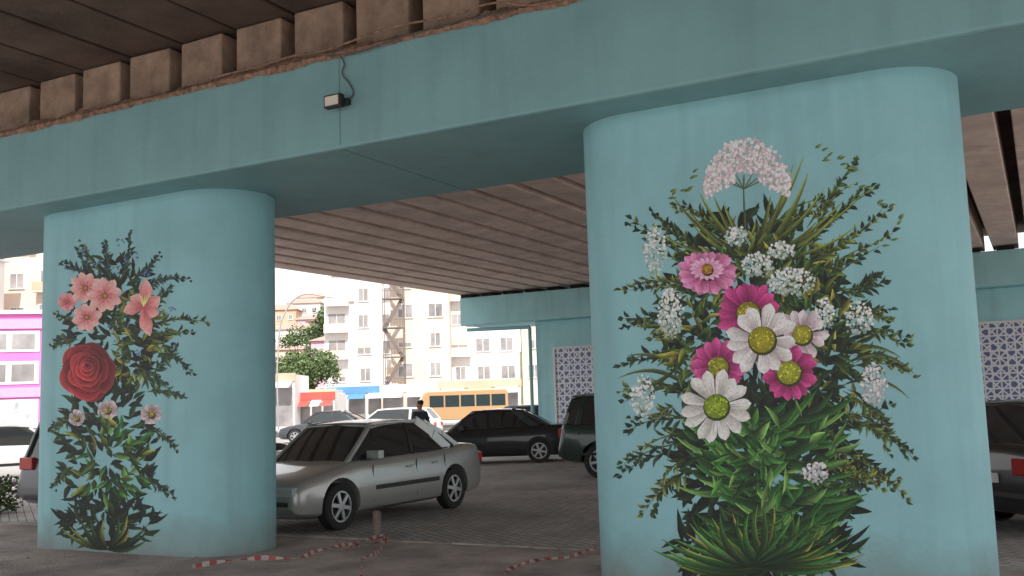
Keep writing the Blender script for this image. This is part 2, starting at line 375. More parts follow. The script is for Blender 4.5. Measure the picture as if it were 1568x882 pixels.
    def cloud(s,x,y,rx,ry,n,cols,ln=(14,34),wd=(4,9),out=.6):
        for i in range(n):
            a=random.random()*6.28; q=random.random()**.5; px=x+rx*q*math.cos(a); py=y+ry*q*math.sin(a)
            base=math.atan2((py-y)/ry-.15,(px-x)/rx)
            an=base*1+random.uniform(-1,1)*(1-out)*3; l=random.uniform(*ln); c=random.choice(cols); f=random.uniform(.75,1.2)
            s.stroke(px,py,px+l*math.cos(an),py+l*math.sin(an),random.uniform(*wd),[v*f*.6 for v in c],[v*f for v in c],bend=random.uniform(-4,4),n=5,side=random.choice((-1,1)))
    def finish(s,parent):
        print('mural layers',s.mx)
        me=bpy.data.meshes.new('floral_mural'); me.from_pydata([tuple(v) for v in s.v],[],s.f)
        at=me.color_attributes.new('paint','FLOAT_COLOR','POINT')
        at.data.foreach_set('color',[x for c in s.c for x in (*c,1)])
        bm=bmesh.new(); bm.from_mesh(me)
        for f in bm.faces:
            f.normal_update()
            c=f.calc_center_median()
            if f.normal.dot(Vector((0,0,CAMZ))-c)<0: f.normal_flip()
        bm.to_mesh(me); bm.free()
        me.materials.append(m_mural); o=bpy.data.objects.new('floral_mural',me); S.collection.objects.link(o); o.parent=parent
m_mural=bpy.data.materials.new('mural_paint'); m_mural.use_nodes=True
_n=m_mural.node_tree.nodes; _l=m_mural.node_tree.links; _p=_n['Principled BSDF']; _a=_n.new('ShaderNodeAttribute'); _a.attribute_name='paint'
_no=_n.new('ShaderNodeTexNoise'); _no.inputs['Scale'].default_value=45; _no.inputs['Detail'].default_value=5
_tc=_n.new('ShaderNodeTexCoord'); _l.new(_tc.outputs['Object'],_no.inputs['Vector'])
_r=_n.new('ShaderNodeMapRange'); _r.inputs[1].default_value=.3; _r.inputs[2].default_value=.7; _r.inputs[3].default_value=.8; _r.inputs[4].default_value=1.12; _l.new(_no.outputs[0],_r.inputs[0])
_v=_n.new('ShaderNodeVectorMath'); _v.operation='SCALE'; _l.new(_a.outputs['Color'],_v.inputs[0]); _l.new(_r.outputs[0],_v.inputs[3]); _l.new(_v.outputs[0],_p.inputs['Base Color']); _p.inputs['Roughness'].default_value=.6

DK=[(28,40,30),(36,54,34),(26,38,32),(45,66,40)]
GR=[(74,98,42),(122,132,52),(62,94,48),(154,150,68),(54,84,44)]
BR=[(56,112,50),(80,136,62),(46,94,44),(112,154,80),(42,78,40)]
M1=Mural(*PIL[0])
SP=[(1085,410,962,332,0),(1070,390,1005,330,4),(1060,440,948,445,10),(1050,470,950,487,-6),(1050,520,975,500,5),(1230,380,1338,285,-6),(1240,400,1362,318,6),(1260,430,1368,360,-5),(1290,450,1350,432,4),(1290,500,1392,530,-8),(1300,560,1398,575,-12),(1290,600,1372,668,-8),(1310,640,1390,700,-10),(1270,690,1388,768,-12),(1060,560,948,560,14),(1050,640,962,655,8),(1050,680,955,712,6),(1060,720,985,782,6),(1050,600,950,600,10),(1240,640,1335,720,-6),(1190,360,1275,300,-8),(1130,370,1040,322,8),(1250,360,1310,250,-6),(1300,470,1360,490,-3),(1250,760,1340,745,-5),(1270,650,1360,620,5),(1280,720,1370,735,6)]
def sprayset(jit,ln,wd,pal,n=9,sc=1.0):
    for a in SP:
        j=lambda:random.uniform(-jit,jit)
        x1=a[0]+(a[2]-a[0])*sc+j(); y1=a[1]+(a[3]-a[1])*sc+j()
        M1.spray(a[0]+j(),a[1]+j(),x1,y1,n,ln,(44,60,38),random.choice(pal),bend=a[4],wd=wd)
sprayset(16,17,6,[(60,82,60),(48,66,48)],sc=.92)
M1.cloud(1160,500,132,175,420,DK,(20,45),(8,16))
M1.cloud(1175,720,130,125,400,DK,(20,50),(8,16))
M1.cloud(1165,840,130,40,190,DK,(25,60),(7,13))
M1.cloud(1165,420,100,78,120,DK+GR,(18,40),(4,9))
sprayset(4,19,6,[(128,136,60),(78,104,52),(100,116,50),(56,82,60)])
sprayset(20,16,5,[(128,136,60),(84,112,56),(108,124,56)],n=7,sc=.72)
for (x,y) in [(1255,228),(1265,240),(1290,246),(1300,265),(1345,318),(1320,290),(1050,297),(1065,268),(1370,340),(1030,300),(1385,525),(1355,375)]:
    for k in range(3):
        a=-.6+random.uniform(-.5,.5); xx=x+random.uniform(-9,9); yy=y+random.uniform(-7,7); M1.stroke(xx,yy,xx+14*math.cos(a),yy+14*math.sin(a)*.6,4,(60,88,58),(125,140,70),n=4)
for tip in [(1030,300),(1050,316),(1072,296),(1093,300),(1108,310),(1215,252),(1238,262),(1262,288),(1292,306),(1325,292),(1285,322),(1062,345),(1000,350),(1250,340),(1312,345),(1230,240),(1180,300),(1200,285)]:
    r=(1152+random.uniform(-10,10),392+random.uniform(-8,10)); b_=(tip[0]-1150)*-.10
    f=random.uniform(.8,1.2); M1.stroke(r[0],r[1],tip[0],tip[1],random.uniform(6,10),[28,36,26],[c*f for c in (118,128,55)],bend=-b_ ,n=9,peak=.3,side=random.choice((-1,1)))
M1.stroke(1142,380,1138,268,3.5,(50,62,36),(90,105,60),n=6,peak=.2)
for k in range(7): M1.stroke(1139,290,1095+k*15,268-6*math.sin(k*.5),1.8,(70,82,50),(120,130,90),n=4,contrast=.1)
for a in [(1290,560,1400,572,-22),(1280,545,1380,548,-16),(1060,600,945,580,22),(1055,580,960,545,16),(1290,590,1392,610,-18),(1040,560,950,600,-10)]:
    M1.stroke(a[0],a[1],a[2],a[3],7,(30,45,30),(95,110,60),bend=a[4],n=9)
M1.cloud(1170,430,90,60,120,GR,(16,34),(5,9))
M1.cloud(1070,510,55,80,110,GR,(18,36),(5,9))
M1.cloud(1270,530,50,95,140,GR+DK,(18,36),(5,9))
for q in [(1003,382,17,36,120),(1027,480,19,38,150),(1128,362,18,15,60),(1160,406,24,18,90),(1212,432,34,22,150),(1197,383,20,14,60),(1316,487,20,26,90),(1337,590,20,32,120),(985,608,18,32,110),(1262,482,16,24,70)]:
    M1.puff(*q[:4],q[4],col=(235,215,225) if q[1]==590 else (224,228,224))
for i in range(1300):
    a=math.pi*(.90+1.20*random.random()); q=random.random()**.5; x=1144+66*q*math.cos(a); y=272+57*q*math.sin(a)+random.uniform(-4,4)+16*abs(math.cos(a))**2*q
    if y>268 and abs(x-1143)<18: continue
    k=i/1300; t=q*.7+.3*k; c=random.choice([(238,226,228),(232,206,214),(243,238,236),(222,190,198)]) if random.random()<.2+.8*t*k else random.choice([(172,170,172),(156,164,162),(192,164,174)]); d=random.uniform(1.6,3.6)
    M1.stroke(x,y,x+random.uniform(-2,2),y-d*2,d*1.8,c,c,n=3,peak=.5,contrast=.06)
M1.daisy(1146,480,50,15,(120,25,80),(212,78,148),cc=(150,140,40),under=1)
M1.daisy(1083,418,47,17,(160,60,110),(238,152,196),cc=(160,125,45),rc=.28,sq=.75,under=1)
for k in range(16):
    a=2*math.pi*k/16; M1.stroke(1083,412,1083+27*math.cos(a),412+18*math.sin(a),8,(195,105,155),(245,185,212),n=5,peak=.7,contrast=.14)
M1.daisy(1083,412,9,8,(170,140,60),(170,110,60),cc=(160,120,40),rc=.9)
M1.daisy(1100,562,44,14,(120,25,80),(216,92,156),cc=(150,150,50),under=1)
M1.daisy(1228,512,41,13,(180,150,165),(235,222,226),cc=(165,160,50))
M1.daisy(1208,570,44,14,(112,20,74),(214,82,150),cc=(165,170,50),rc=.42,under=1)
M1.daisy(1167,520,56,13,(205,190,195),(240,236,233),cc=(168,160,40),rc=.36)
for i in range(120):
    t=i/120; y=635+t*205; sd=random.choice((-1,1)); x0=1175+random.uniform(-60,60); ln=random.uniform(50,115)*(1-.1*t)
    a=random.uniform(.0,.85); x1=x0+sd*ln*math.cos(a); y1=y-ln*math.sin(a)*.7; c=random.choice(BR)
    M1.stroke(x0,y,x1,y1,random.uniform(9,17),(22,40,24),c,bend=sd*random.uniform(6,12),n=8,peak=.45,side=sd,contrast=.4)
    M1.stroke(x0+sd*ln*.2,y-ln*.08,x1-sd*ln*.12,y1+ln*.04,1.2,[v*.5 for v in c],[v*1.15 for v in c],bend=sd*8,n=5,contrast=0)
M1.cloud(1175,690,110,60,70,BR,(24,44),(6,11))
for i in range(60):
    a=math.pi*(1-(i+.5)/60); ln=random.uniform(105,175); x1=1165+ln*math.cos(a)*1.0; y1=845-ln*math.sin(a)*.45+20*abs(math.cos(a))
    M1.stroke(1165+random.uniform(-24,24),868,x1,y1,random.uniform(6,12),(20,36,22),random.choice(BR+GR),bend=random.uniform(5,15)*math.copysign(1,math.cos(a)),n=8,contrast=.4)
M1.puff(1250,724,20,16,80,col=(225,205,215))
M1.daisy(1097,622,55,14,(200,195,190),(240,238,232),cc=(140,165,45),rc=.34)
M1.finish(P0)

M2=Mural(*PIL[1])
S2=[(185,430,200,360,3),(160,420,125,372,-4),(200,430,242,392,4),(215,440,288,428,-6),(140,430,92,405,4),(230,500,316,494,-8),(240,540,294,572,-8),(230,470,262,440,0),(240,570,270,530,0),(120,520,82,530,3),(170,430,160,375,0),(205,560,262,600,-5),(225,600,280,610,-5),(215,650,270,690,-5),(110,640,80,660,3),(215,730,265,760,-5),(110,720,80,745,3),(225,520,290,510,-4),(150,440,120,385,0),(140,500,88,480,0)]
for a in S2: M2.spray(a[0]+random.uniform(-9,9),a[1],a[0]+(a[2]-a[0])*.85,a[1]+(a[3]-a[1])*.85+random.uniform(-9,9),7,12,(40,56,46),random.choice([(66,84,66),(52,72,62)]),bend=a[4],wd=4.5)
M2.cloud(172,500,64,104,260,DK,(14,28),(5,10))
M2.cloud(165,690,66,110,220,DK,(14,30),(5,10))
M2.cloud(165,800,66,38,110,DK,(16,36),(5,9))
for a in S2:
    M2.spray(a[0],a[1],a[2],a[3],8,13,(45,62,50),random.choice([(98,116,72),(62,88,76),(82,102,64),(58,80,90)]),bend=a[4],wd=4.2)
for (x,y) in [(185,370),(192,398),(130,385),(205,392),(178,412),(225,420),(150,402),(265,470),(215,538),(180,525),(195,500),(170,505)]:
    for k in range(6): M2.disc(x+random.uniform(-6,6),y+random.uniform(-6,6),1.7,1.7,(110,130,175),(80,95,140),6)
M2.cloud(215,520,42,70,110,GR,(12,26),(3,7))
def blossom(x,y,R,n=5,ci=(190,100,105),co=(236,182,175)):
    ph=random.random()*6
    for i in range(n):
        a=ph+2*math.pi*i/n; r=R*random.uniform(.92,1.08)
        M2.stroke(x,y,x+r*math.cos(a),y+r*math.sin(a),R*2*math.pi/n*.78,ci,co,bend=random.uniform(-1,1),n=9,peak=.68,contrast=.1,side=random.choice((-1,1)),blunt=.5)
        for o_ in (-.12,.1): M2.stroke(x+R*.15*math.cos(a),y+R*.15*math.sin(a),x+r*.7*math.cos(a+o_),y+r*.7*math.sin(a+o_),1.0,(150,60,70),co,n=3,contrast=0)
    M2.disc(x,y,R*.2,R*.2,(190,150,80),(120,60,50),8)
blossom(133,486,23,8); blossom(103,462,15,6,(180,90,100),(220,155,155)); blossom(131,441,25,9); blossom(161,453,27,9)
for a,l in ((-1.5,44),(-.55,30),(.45,26),(1.35,46),(2.9,32),(-2.5,26)):
    x1=220+l*math.cos(a); y1=470+l*math.sin(a); M2.stroke(220,470,x1,y1,21,(190,95,100),(232,170,165),bend=2,n=8,peak=.6,contrast=.12)
    for o_ in (-.12,0,.12): M2.stroke(220,470,220+l*.75*math.cos(a+o_),470+l*.75*math.sin(a+o_),1.4,(160,60,75),(222,150,150),n=4,contrast=0)
for k in range(5): M2.stroke(220,470,214+k*4,452-abs(k-2),1.6,(230,210,140),(240,220,120),n=3,contrast=0)
M2.disc(134,568,36,40,(70,12,20),(60,10,18),24)
def petal(cx,cy2,R,a0,sp,depth,f,lobe):
    rows=[];cols=[]; N=12
    for k in range(N+1):
        u=k/N; a=a0+sp*(u-.5); e_=math.sin(math.pi*u)**.6; rr=R*(.80+.20*e_+lobe*math.sin(u*9+a0)*.03)
        d=depth*e_+1.2
        fr=(rr,rr-1.6,rr-d*.45,rr-d)
        rows.append([(cx+q*math.cos(a),cy2+q*1.06*math.sin(a)) for q in fr])
        sh=.80-.2*math.sin(a+2.2)
        cols.append([[v*f*sh for v in (222,96,100)],[v*f*sh for v in (192,60,68)],[v*f*sh for v in (150,34,44)],[v*f*sh for v in (66,10,20)]])
    M2.strip(rows,cols)
R_=random.Random(3)
for (R,n,dep,f,cxo,cyo) in ((45,5,22,.88,0,0),(39,5,20,.85,-1,1),(32,5,17,1.0,0,-1),(26,4,14,.9,1,-3),(20,4,12,1.05,0,-5),(14,3,9,.95,1,-6),(9,3,7,1.1,0,-7),(5,2,4,.85,0,-7)):
    p0=R_.random()*6
    for i in range(n):
        petal(134+cxo+R_.uniform(-1.5,1.5),568+cyo+R_.uniform(-1.5,1.5),R*R_.uniform(.93,1.06),p0+2*math.pi*i/n,2*math.pi/n*R_.uniform(1.15,1.5),dep,f*R_.uniform(.8,1.1),R_.choice((-1,1)))
for q in [(165,628,16),(232,634,17),(118,640,13)]: M2.daisy(q[0],q[1],q[2],8,(170,145,155),(205,190,192),cc=(150,130,60),rc=.3,wf=.95)
M2.cloud(165,700,55,60,80,BR+GR,(16,32),(5,10))
for i in range(22):
    a=math.pi*(1-(i+.5)/22); ln=random.uniform(55,88); M2.stroke(165,842,165+ln*math.cos(a),825-ln*math.sin(a)*.5+14*abs(math.cos(a)),7,(16,26,18),random.choice(GR+DK),bend=7*math.copysign(1,math.cos(a)),n=7)
M2.finish(P1)

# ---------------- vehicles
def paint(name,c,metal=.3): return mat(name,c,.28,.04,1,metal=metal,coat=.8)
SED=dict(body=[(0,.56,.32,.78),(.012,.64,.24,.86),(.05,.71,.2,.93),(.14,.79,.18,.98),(.26,.88,.18,1),(.40,.90,.18,1),(.6,.92,.18,1),(.78,.94,.18,1),(.86,.97,.18,.985),(.955,.96,.2,.94),(.985,.88,.26,.89),(1,.62,.34,.84)],
 gh=(.245,.40,.69,.86),wh=(.185,.79),H=1.42,L=4.4,W=1.7)
HAT=dict(body=[(0,.56,.32,.8),(.015,.66,.24,.88),(.06,.74,.2,.95),(.15,.83,.18,.99),(.26,.92,.18,1),(.45,.95,.18,1),(.7,.97,.18,1),(.88,1.0,.18,.98),(.965,.98,.22,.94),(.99,.9,.28,.91),(1,.6,.34,.88)],
 gh=(.23,.40,.88,.975),wh=(.19,.81),H=1.47,L=4.05,W=1.72)
SUV=dict(body=[(0,.6,.42,.84),(.015,.9,.36,.92),(.05,1.0,.32,.97),(.15,1.04,.32,.99),(.28,1.08,.3,1),(.5,1.1,.3,1),(.75,1.1,.3,1),(.93,1.1,.3,.99),(.98,1.08,.34,.96),(1,.7,.4,.94)],
 gh=(.29,.38,.93,.985),wh=(.19,.79),H=1.74,L=4.4,W=1.78)
def catmull(P,sub=3):
    out=[]
    for i in range(len(P)-1):
        p0=P[max(i-1,0)];p1=P[i];p2=P[i+1];p3=P[min(i+2,len(P)-1)]
        for k in range(sub):
            t=k/sub; r=[p1[0]*(1-t)+p2[0]*t]
            for q in (1,2,3):
                m1=(p2[q]-p0[q])/max(1e-6,p2[0]-p0[0])*(p2[0]-p1[0]); m2=(p3[q]-p1[q])/max(1e-6,p3[0]-p1[0])*(p2[0]-p1[0])
                h=p1[q]*(2*t**3-3*t*t+1)+m1*(t**3-2*t*t+t)+p2[q]*(-2*t**3+3*t*t)+m2*(t**3-t*t)
                r.append(h)
            out.append(tuple(r))
    out.append(P[-1]); return out
def car(name,loc,heading,K,pm,wr=.31,sx=1):
    e=empty(name,loc,heading); L,W,H=K['L'],K['W'],K['H']; hw=W/2
    X=lambda t:L/2-t*L
    BD=catmull(K['body'])
    b=B(); rings=[]
    for t,zt,zb,wf in BD:
        w_=hw*wf; h=zt-zb; half=[(w_*.80,zb),(w_*.95,zb+.05),(w_*.985,zb+.14*h),(w_*.997,zb+.3*h),(w_,zb+.5*h),(w_*.99,zb+.64*h),(w_*.985,zb+.70*h),(w_*.965,zb+.85*h),(w_*.935,zt-.035),(w_*.90,zt-.01),(w_*.82,zt+.004),(w_*.4,zt+.022)]
        rings.append([(X(t),y,z) for y,z in half]+[(X(t),-y,z) for y,z in half[::-1]])
    k=len(rings[0]); pts=[p for r in rings for p in r]; fa=[]
    for i in range(len(rings)-1):
        for j in range(k): fa.append((i*k+j,i*k+(j+1)%k,(i+1)*k+(j+1)%k,(i+1)*k+j))
    fa+= [tuple(range(k)),tuple(range((len(rings)-1)*k,len(rings)*k))[::-1]]
    b.poly(pts,fa,pm); body=b.obj('body',e,smooth=38)
    c=B()
    for t in K['wh']:
        for s_ in (-1,1): c.strut((X(t),s_*(hw-.24),wr+.01),(X(t),s_*(hw+.2),wr+.01),wr+.06,m_black,28)
    cut=c.obj('cutter'); cut.parent=e
    md=body.modifiers.new('b','BOOLEAN'); md.object=cut; md.operation='DIFFERENCE'; md.solver='EXACT'
    bpy.context.view_layer.update()
    try:
        dg=bpy.context.evaluated_depsgraph_get(); nm=bpy.data.meshes.new_from_object(body.evaluated_get(dg))
        if len(nm.polygons)>40: 
            body.modifiers.clear(); body.data=nm
        else: body.modifiers.clear()
    except Exception as ex: body.modifiers.clear(); print(ex)
    bpy.data.objects.remove(cut)
    g0,g1,g2,g3=K['gh']; 
    def zb(t):
        P=BD
        for i in range(len(P)-1):
            if P[i][0]<=t<=P[i+1][0]: u=(t-P[i][0])/(P[i+1][0]-P[i][0]); return P[i][1]*(1-u)+P[i+1][1]*u
        return P[-1][1]
    wb=hw*.885; wt=hw*.70; zr=H-.04
    base=[(X(g0-.015),0,zb(g0)+.0),(X(g0),wb*.9,zb(g0)-.02),(X(g0+.08),wb,zb(g0+.08)-.02),(X(g3-.08),wb,zb(g3-.08)-.02),(X(g3),wb*.9,zb(g3)-.02),(X(g3+.01),0,zb(g3))]
    top=[(X(g1-.015),0,zr+.005),(X(g1),wt*.94,zr-.01),(X(g1+.06),wt,zr+.005),(X(g2-.06),wt,zr+.005),(X(g2),wt*.94,zr-.015),(X(g2+.012),0,zr)]
    fl_=lambda L_:[(x,-y,z) for x,y,z in L_[::-1][1:-1]]
    mid=[((p[0]+q[0])/2,(p[1]+q[1])/2*1.025,(p[2]+q[2])/2+.012) for p,q in zip(base,top)]
    r0=base+fl_(base); r1=mid+fl_(mid); r2=top+fl_(top); k=len(r0)
    b=B(); b.poly(r0+r1+r2,[(j*k+i,j*k+(i+1)%k,(j+1)*k+(i+1)%k,(j+1)*k+i) for j in range(2) for i in range(k)]+[tuple(range(2*k,3*k))],m_glass); b.obj('windows',e,smooth=30)
    b1,t1=base[1:5],top[1:5]; md1=mid[1:5]
    b=B(); rt=[]; xs=[g1-.02,g1+.02,g1+.08,(g1+g2)/2,g2-.08,g2-.02,g2+.014]; zz=[zr-.02,zr+.008,zr+.028,zr+.04,zr+.03,zr+.008,zr-.02]
    for x_,z_ in zip(xs,zz):
        for yy,dz in ((-1.05,-.045),(-.97,-.012),(-.7,.0),(0,.012),(.7,0),(.97,-.012),(1.05,-.045)): rt.append((X(x_),yy*wt,z_+dz))
    b.poly(rt,[(i*7+j,i*7+j+1,(i+1)*7+j+1,(i+1)*7+j) for i in range(6) for j in range(6)],pm)
    o=b.obj('roof',e,smooth=60); sd=o.modifiers.new('s','SOLIDIFY'); sd.thickness=.025
    b=B()
    for s_ in (-1,1):
        q=lambda p:(p[0],p[1]*s_,p[2])
        def seg(i,wd,th):
            b.bar(q(b1[i]),q(md1[i]),wd,th,pm,(0,1,0)); b.bar(q(md1[i]),q(t1[i]),wd,th,pm,(0,1,0))
        seg(0,.06,.05); seg(3,.08,.05); seg(2,.16 if K is SED else .10,.035)
        mx_=(g1+g2)/2+.02
        b.bar((X(mx_),s_*wb*1.002,zb(mx_)-.02),(X(mx_),s_*(wb+wt)/2*1.03,(zb(mx_)+zr)/2),.06,.03,m_black,(0,1,0)); b.bar((X(mx_),s_*(wb+wt)/2*1.03,(zb(mx_)+zr)/2),(X(mx_),s_*wt*1.004,zr),.06,.03,m_black,(0,1,0))
        if K is SUV or K is HAT:
            b.bar((X(g2-.14),s_*wb*1.01,zb(.8)-.02),(X(g2-.14),s_*wt*1.02,zr),.10,.05,pm,(0,1,0))
        b.bar(q(t1[0]),q(t1[1]),.05,.04,pm); b.bar(q(t1[1]),q(t1[2]),.05,.045,pm); b.bar(q(t1[2]),q(t1[3]),.05,.04,pm)
        b.bar((X(g0+.05),s_*wb*1.0,zb(g0+.05)+.0),(X(g3-.05),s_*wb*1.0,zb(g3-.05)+.0),.03,.02,m_black)
    b.obj('window_pillars',e,bevel=.008)
    b=B()
    for s_ in (-1,1):
        for t in (g0+.09,mx_,g2+.04):
            if abs(t-K['wh'][1])<.06 : t-=.05
            b.bar((X(t),s_*(hw*.986),.30),(X(t),s_*(hw*.982),zb(t)-.08),.008,.014,m_black,(0,1,0))
        b.box(X(g2+.0),X(g0+.1),min(s_*hw*.99,s_*hw*1.012),max(s_*hw*.99,s_*hw*1.012),.47,.53,m_black)
        for t in (mx_-.03,g2-.01): b.box(X(t)-.02,X(t)+.12,min(s_*hw*.97,s_*hw*1.01),max(s_*hw*.97,s_*hw*1.01),zb(t)-.19,zb(t)-.16,pm)
        b.box(X(g0+.09)-.06,X(g0+.09)+.06,min(s_*(hw*.9),s_*(hw+.13)),max(s_*hw*.9,s_*(hw+.13)),zb(g0)+.03,zb(g0)+.14,pm)
    b.obj('side_trim',e,bevel=.006)
    b=B(); f0=X(0)-.03; r0_=X(1)
    zf=K['body'][1][1]; zr_=K['body'][-2][1]
    for s_ in (-1,1):
        b.box(f0-.10,f0+.035,min(s_*hw*.48,s_*hw*.84),max(s_*hw*.48,s_*hw*.84),zf-.14,zf-.02,m_lamp)
        b.box(r0_-.012,r0_+.16,min(s_*hw*.55,s_*hw*.88),max(s_*hw*.55,s_*hw*.88),zr_-.24,zr_-.06,m_red)
    b.box(f0-.02,f0+.036,-hw*.4,hw*.4,zf-.12,zf-.02,m_black)
    b.box(f0-.0,f0+.045,-hw*.75,hw*.75,.38,.44,m_black); b.box(r0_-.02,r0_+.03,-hw*.75,hw*.75,.40,.47,m_black)
    b.box(r0_-.03,r0_+.0,-.26,.26,zr_-.34,zr_-.23,m_plate); b.box(f0+.03,f0+.055,-.26,.26,.45,.55,m_plate)
    b.obj('lamps_and_plates',e,bevel=.02)
    b=B()
    for t in K['wh']:
        for s_ in (-1,1):
            y0=s_*(hw-.20); y1=s_*(hw-.015); c0=Vector((X(t),0,wr)); n=28
            prof=[(y0,wr*.9),(y0+s_*.02,wr),(y1-s_*.02,wr),(y1,wr*.93),(y1,wr*.68),(y1-s_*.03,wr*.66)]
            pts=[(X(t)+r*math.cos(2*math.pi*i/n),y,wr+r*math.sin(2*math.pi*i/n)) for y,r in prof for i in range(n)]
            b.poly(pts,[(j*n+i,j*n+(i+1)%n,(j+1)*n+(i+1)%n,(j+1)*n+i) for j in range(len(prof)-1) for i in range(n)],m_rub)
            b.strut((X(t),y1-s_*.12,wr),(X(t),y1-s_*.06,wr),wr*.66,m_black,24)
            for q in range(6):
                a=q*math.pi/3+.2; b.bar((X(t)+.03*math.cos(a),y1-s_*.02,wr+.03*math.sin(a)),(X(t)+wr*.64*math.cos(a),y1-s_*.025,wr+wr*.64*math.sin(a)),.05,.03,m_rim,(0,1,0))
            n2=24; pts=[(X(t)+r*math.cos(2*math.pi*i/n2),y,wr+r*math.sin(2*math.pi*i/n2)) for y,r in ((y1-s_*.012,wr*.68),(y1-s_*.012,wr*.59),(y1-s_*.05,wr*.59)) for i in range(n2)]
            b.poly(pts,[(j*n2+i,j*n2+(i+1)%n2,(j+1)*n2+(i+1)%n2,(j+1)*n2+i) for j in range(2) for i in range(n2)],m_rim)
            b.strut((X(t),y1-s_*.05,wr),(X(t),y1-s_*.008,wr),.045,m_rim,12)
    b.obj('wheels',e,smooth=40)
    return e
silver=paint('silver_paint',(.40,.41,.39),.35); blackp=paint('black_car_paint',(.015,.016,.02),0); greyp=paint('dark_grey_car_paint',(.05,.055,.065),.3)
whitep=paint('white_car_paint',(.72,.72,.72),0); bluep=paint('blue_grey_paint',(.12,.16,.22),.3); greenp=paint('dark_green_paint',(.02,.045,.035),.1)
H=math.radians
fwp=onZ(525,812); rwp=G(668,15.3)
dirv=(Vector(fwp)-Vector(rwp)); dirv.z=0; dirv.normalize()
hd=math.atan2(dirv.y,dirv.x); lat=Vector((-dirv.y,dirv.x,0))
side=lat if lat.x>0 else -lat
cen=fwp - dirv*(4.4*(.5-.185)) - side*.84
car('parked_car',(cen.x,cen.y,0),hd,SED,silver)
car('parked_car',(-13.0,12.05,0),H(90),SUV,greyp,.34)
hh=H(42); car('parked_car',(-.70+2.02*math.cos(hh),12.55+2.02*math.sin(hh),0),hh,HAT,blackp)
car('parked_car',(-6.85,19.7,0),H(2),SUV,greenp,.35)
c_=G(752,27); car('parked_car',(c_.x,c_.y,0),H(205),SED,blackp)
c_=G(800,34); car('parked_car',(c_.x,c_.y,0),H(190),HAT,bluep)
c_=G(5,24.5); car('parked_car',(c_.x,c_.y,0),H(70),HAT,whitep)
c_=G(600,42); car('parked_car',(c_.x,c_.y,0),H(200),HAT,whitep)
c_=G(505,46); car('parked_car',(c_.x,c_.y,0),H(205),SED,greyp)

def bus(loc,rz,pm):
    e=empty('minibus',loc,rz); b=B()
    pr=[(-3.1,.4),(3.0,.4),(3.25,.7),(3.2,1.25),(2.75,2.25),(2.5,2.42),(-2.9,2.45),(-3.1,2.3)]
    n=len(pr); b.poly([(x,-1,z) for x,z in pr]+[(x,1,z) for x,z in pr],[(i,(i+1)%n,n+(i+1)%n,n+i) for i in range(n)]+[tuple(range(n)),tuple(range(n,2*n))[::-1]],pm)
    b.obj('body',e,bevel=.06)
    b=B()
    for s_ in (-1,1):
        for i in range(5): b.box(-2.9+i*1.08,-1.92+i*1.08,min(s_*.99,s_*1.012),max(s_*.99,s_*1.012),1.3,2.1,m_glass)
        for x in (-2,2.1): b.strut((x,s_*.8,.36),(x,s_*1.03,.36),.36,m_rub,20); b.strut((x,s_*1.03,.36),(x,s_*1.05,.36),.2,m_rim,14)
        b.box(3.1,3.27,min(s_*.6,s_*.9),max(s_*.6,s_*.9),.75,.95,m_lamp)
    b.poly([(3.215,-.88,1.28),(3.215,.88,1.28),(2.79,.84,2.2),(2.79,-.84,2.2)],[(0,1,2,3)],m_glass)
    b.obj('windows_and_wheels',e)
c_=G(708,70); bus((c_.x,c_.y,0),H(218),paint('orange_paint',(.52,.31,.15),0))

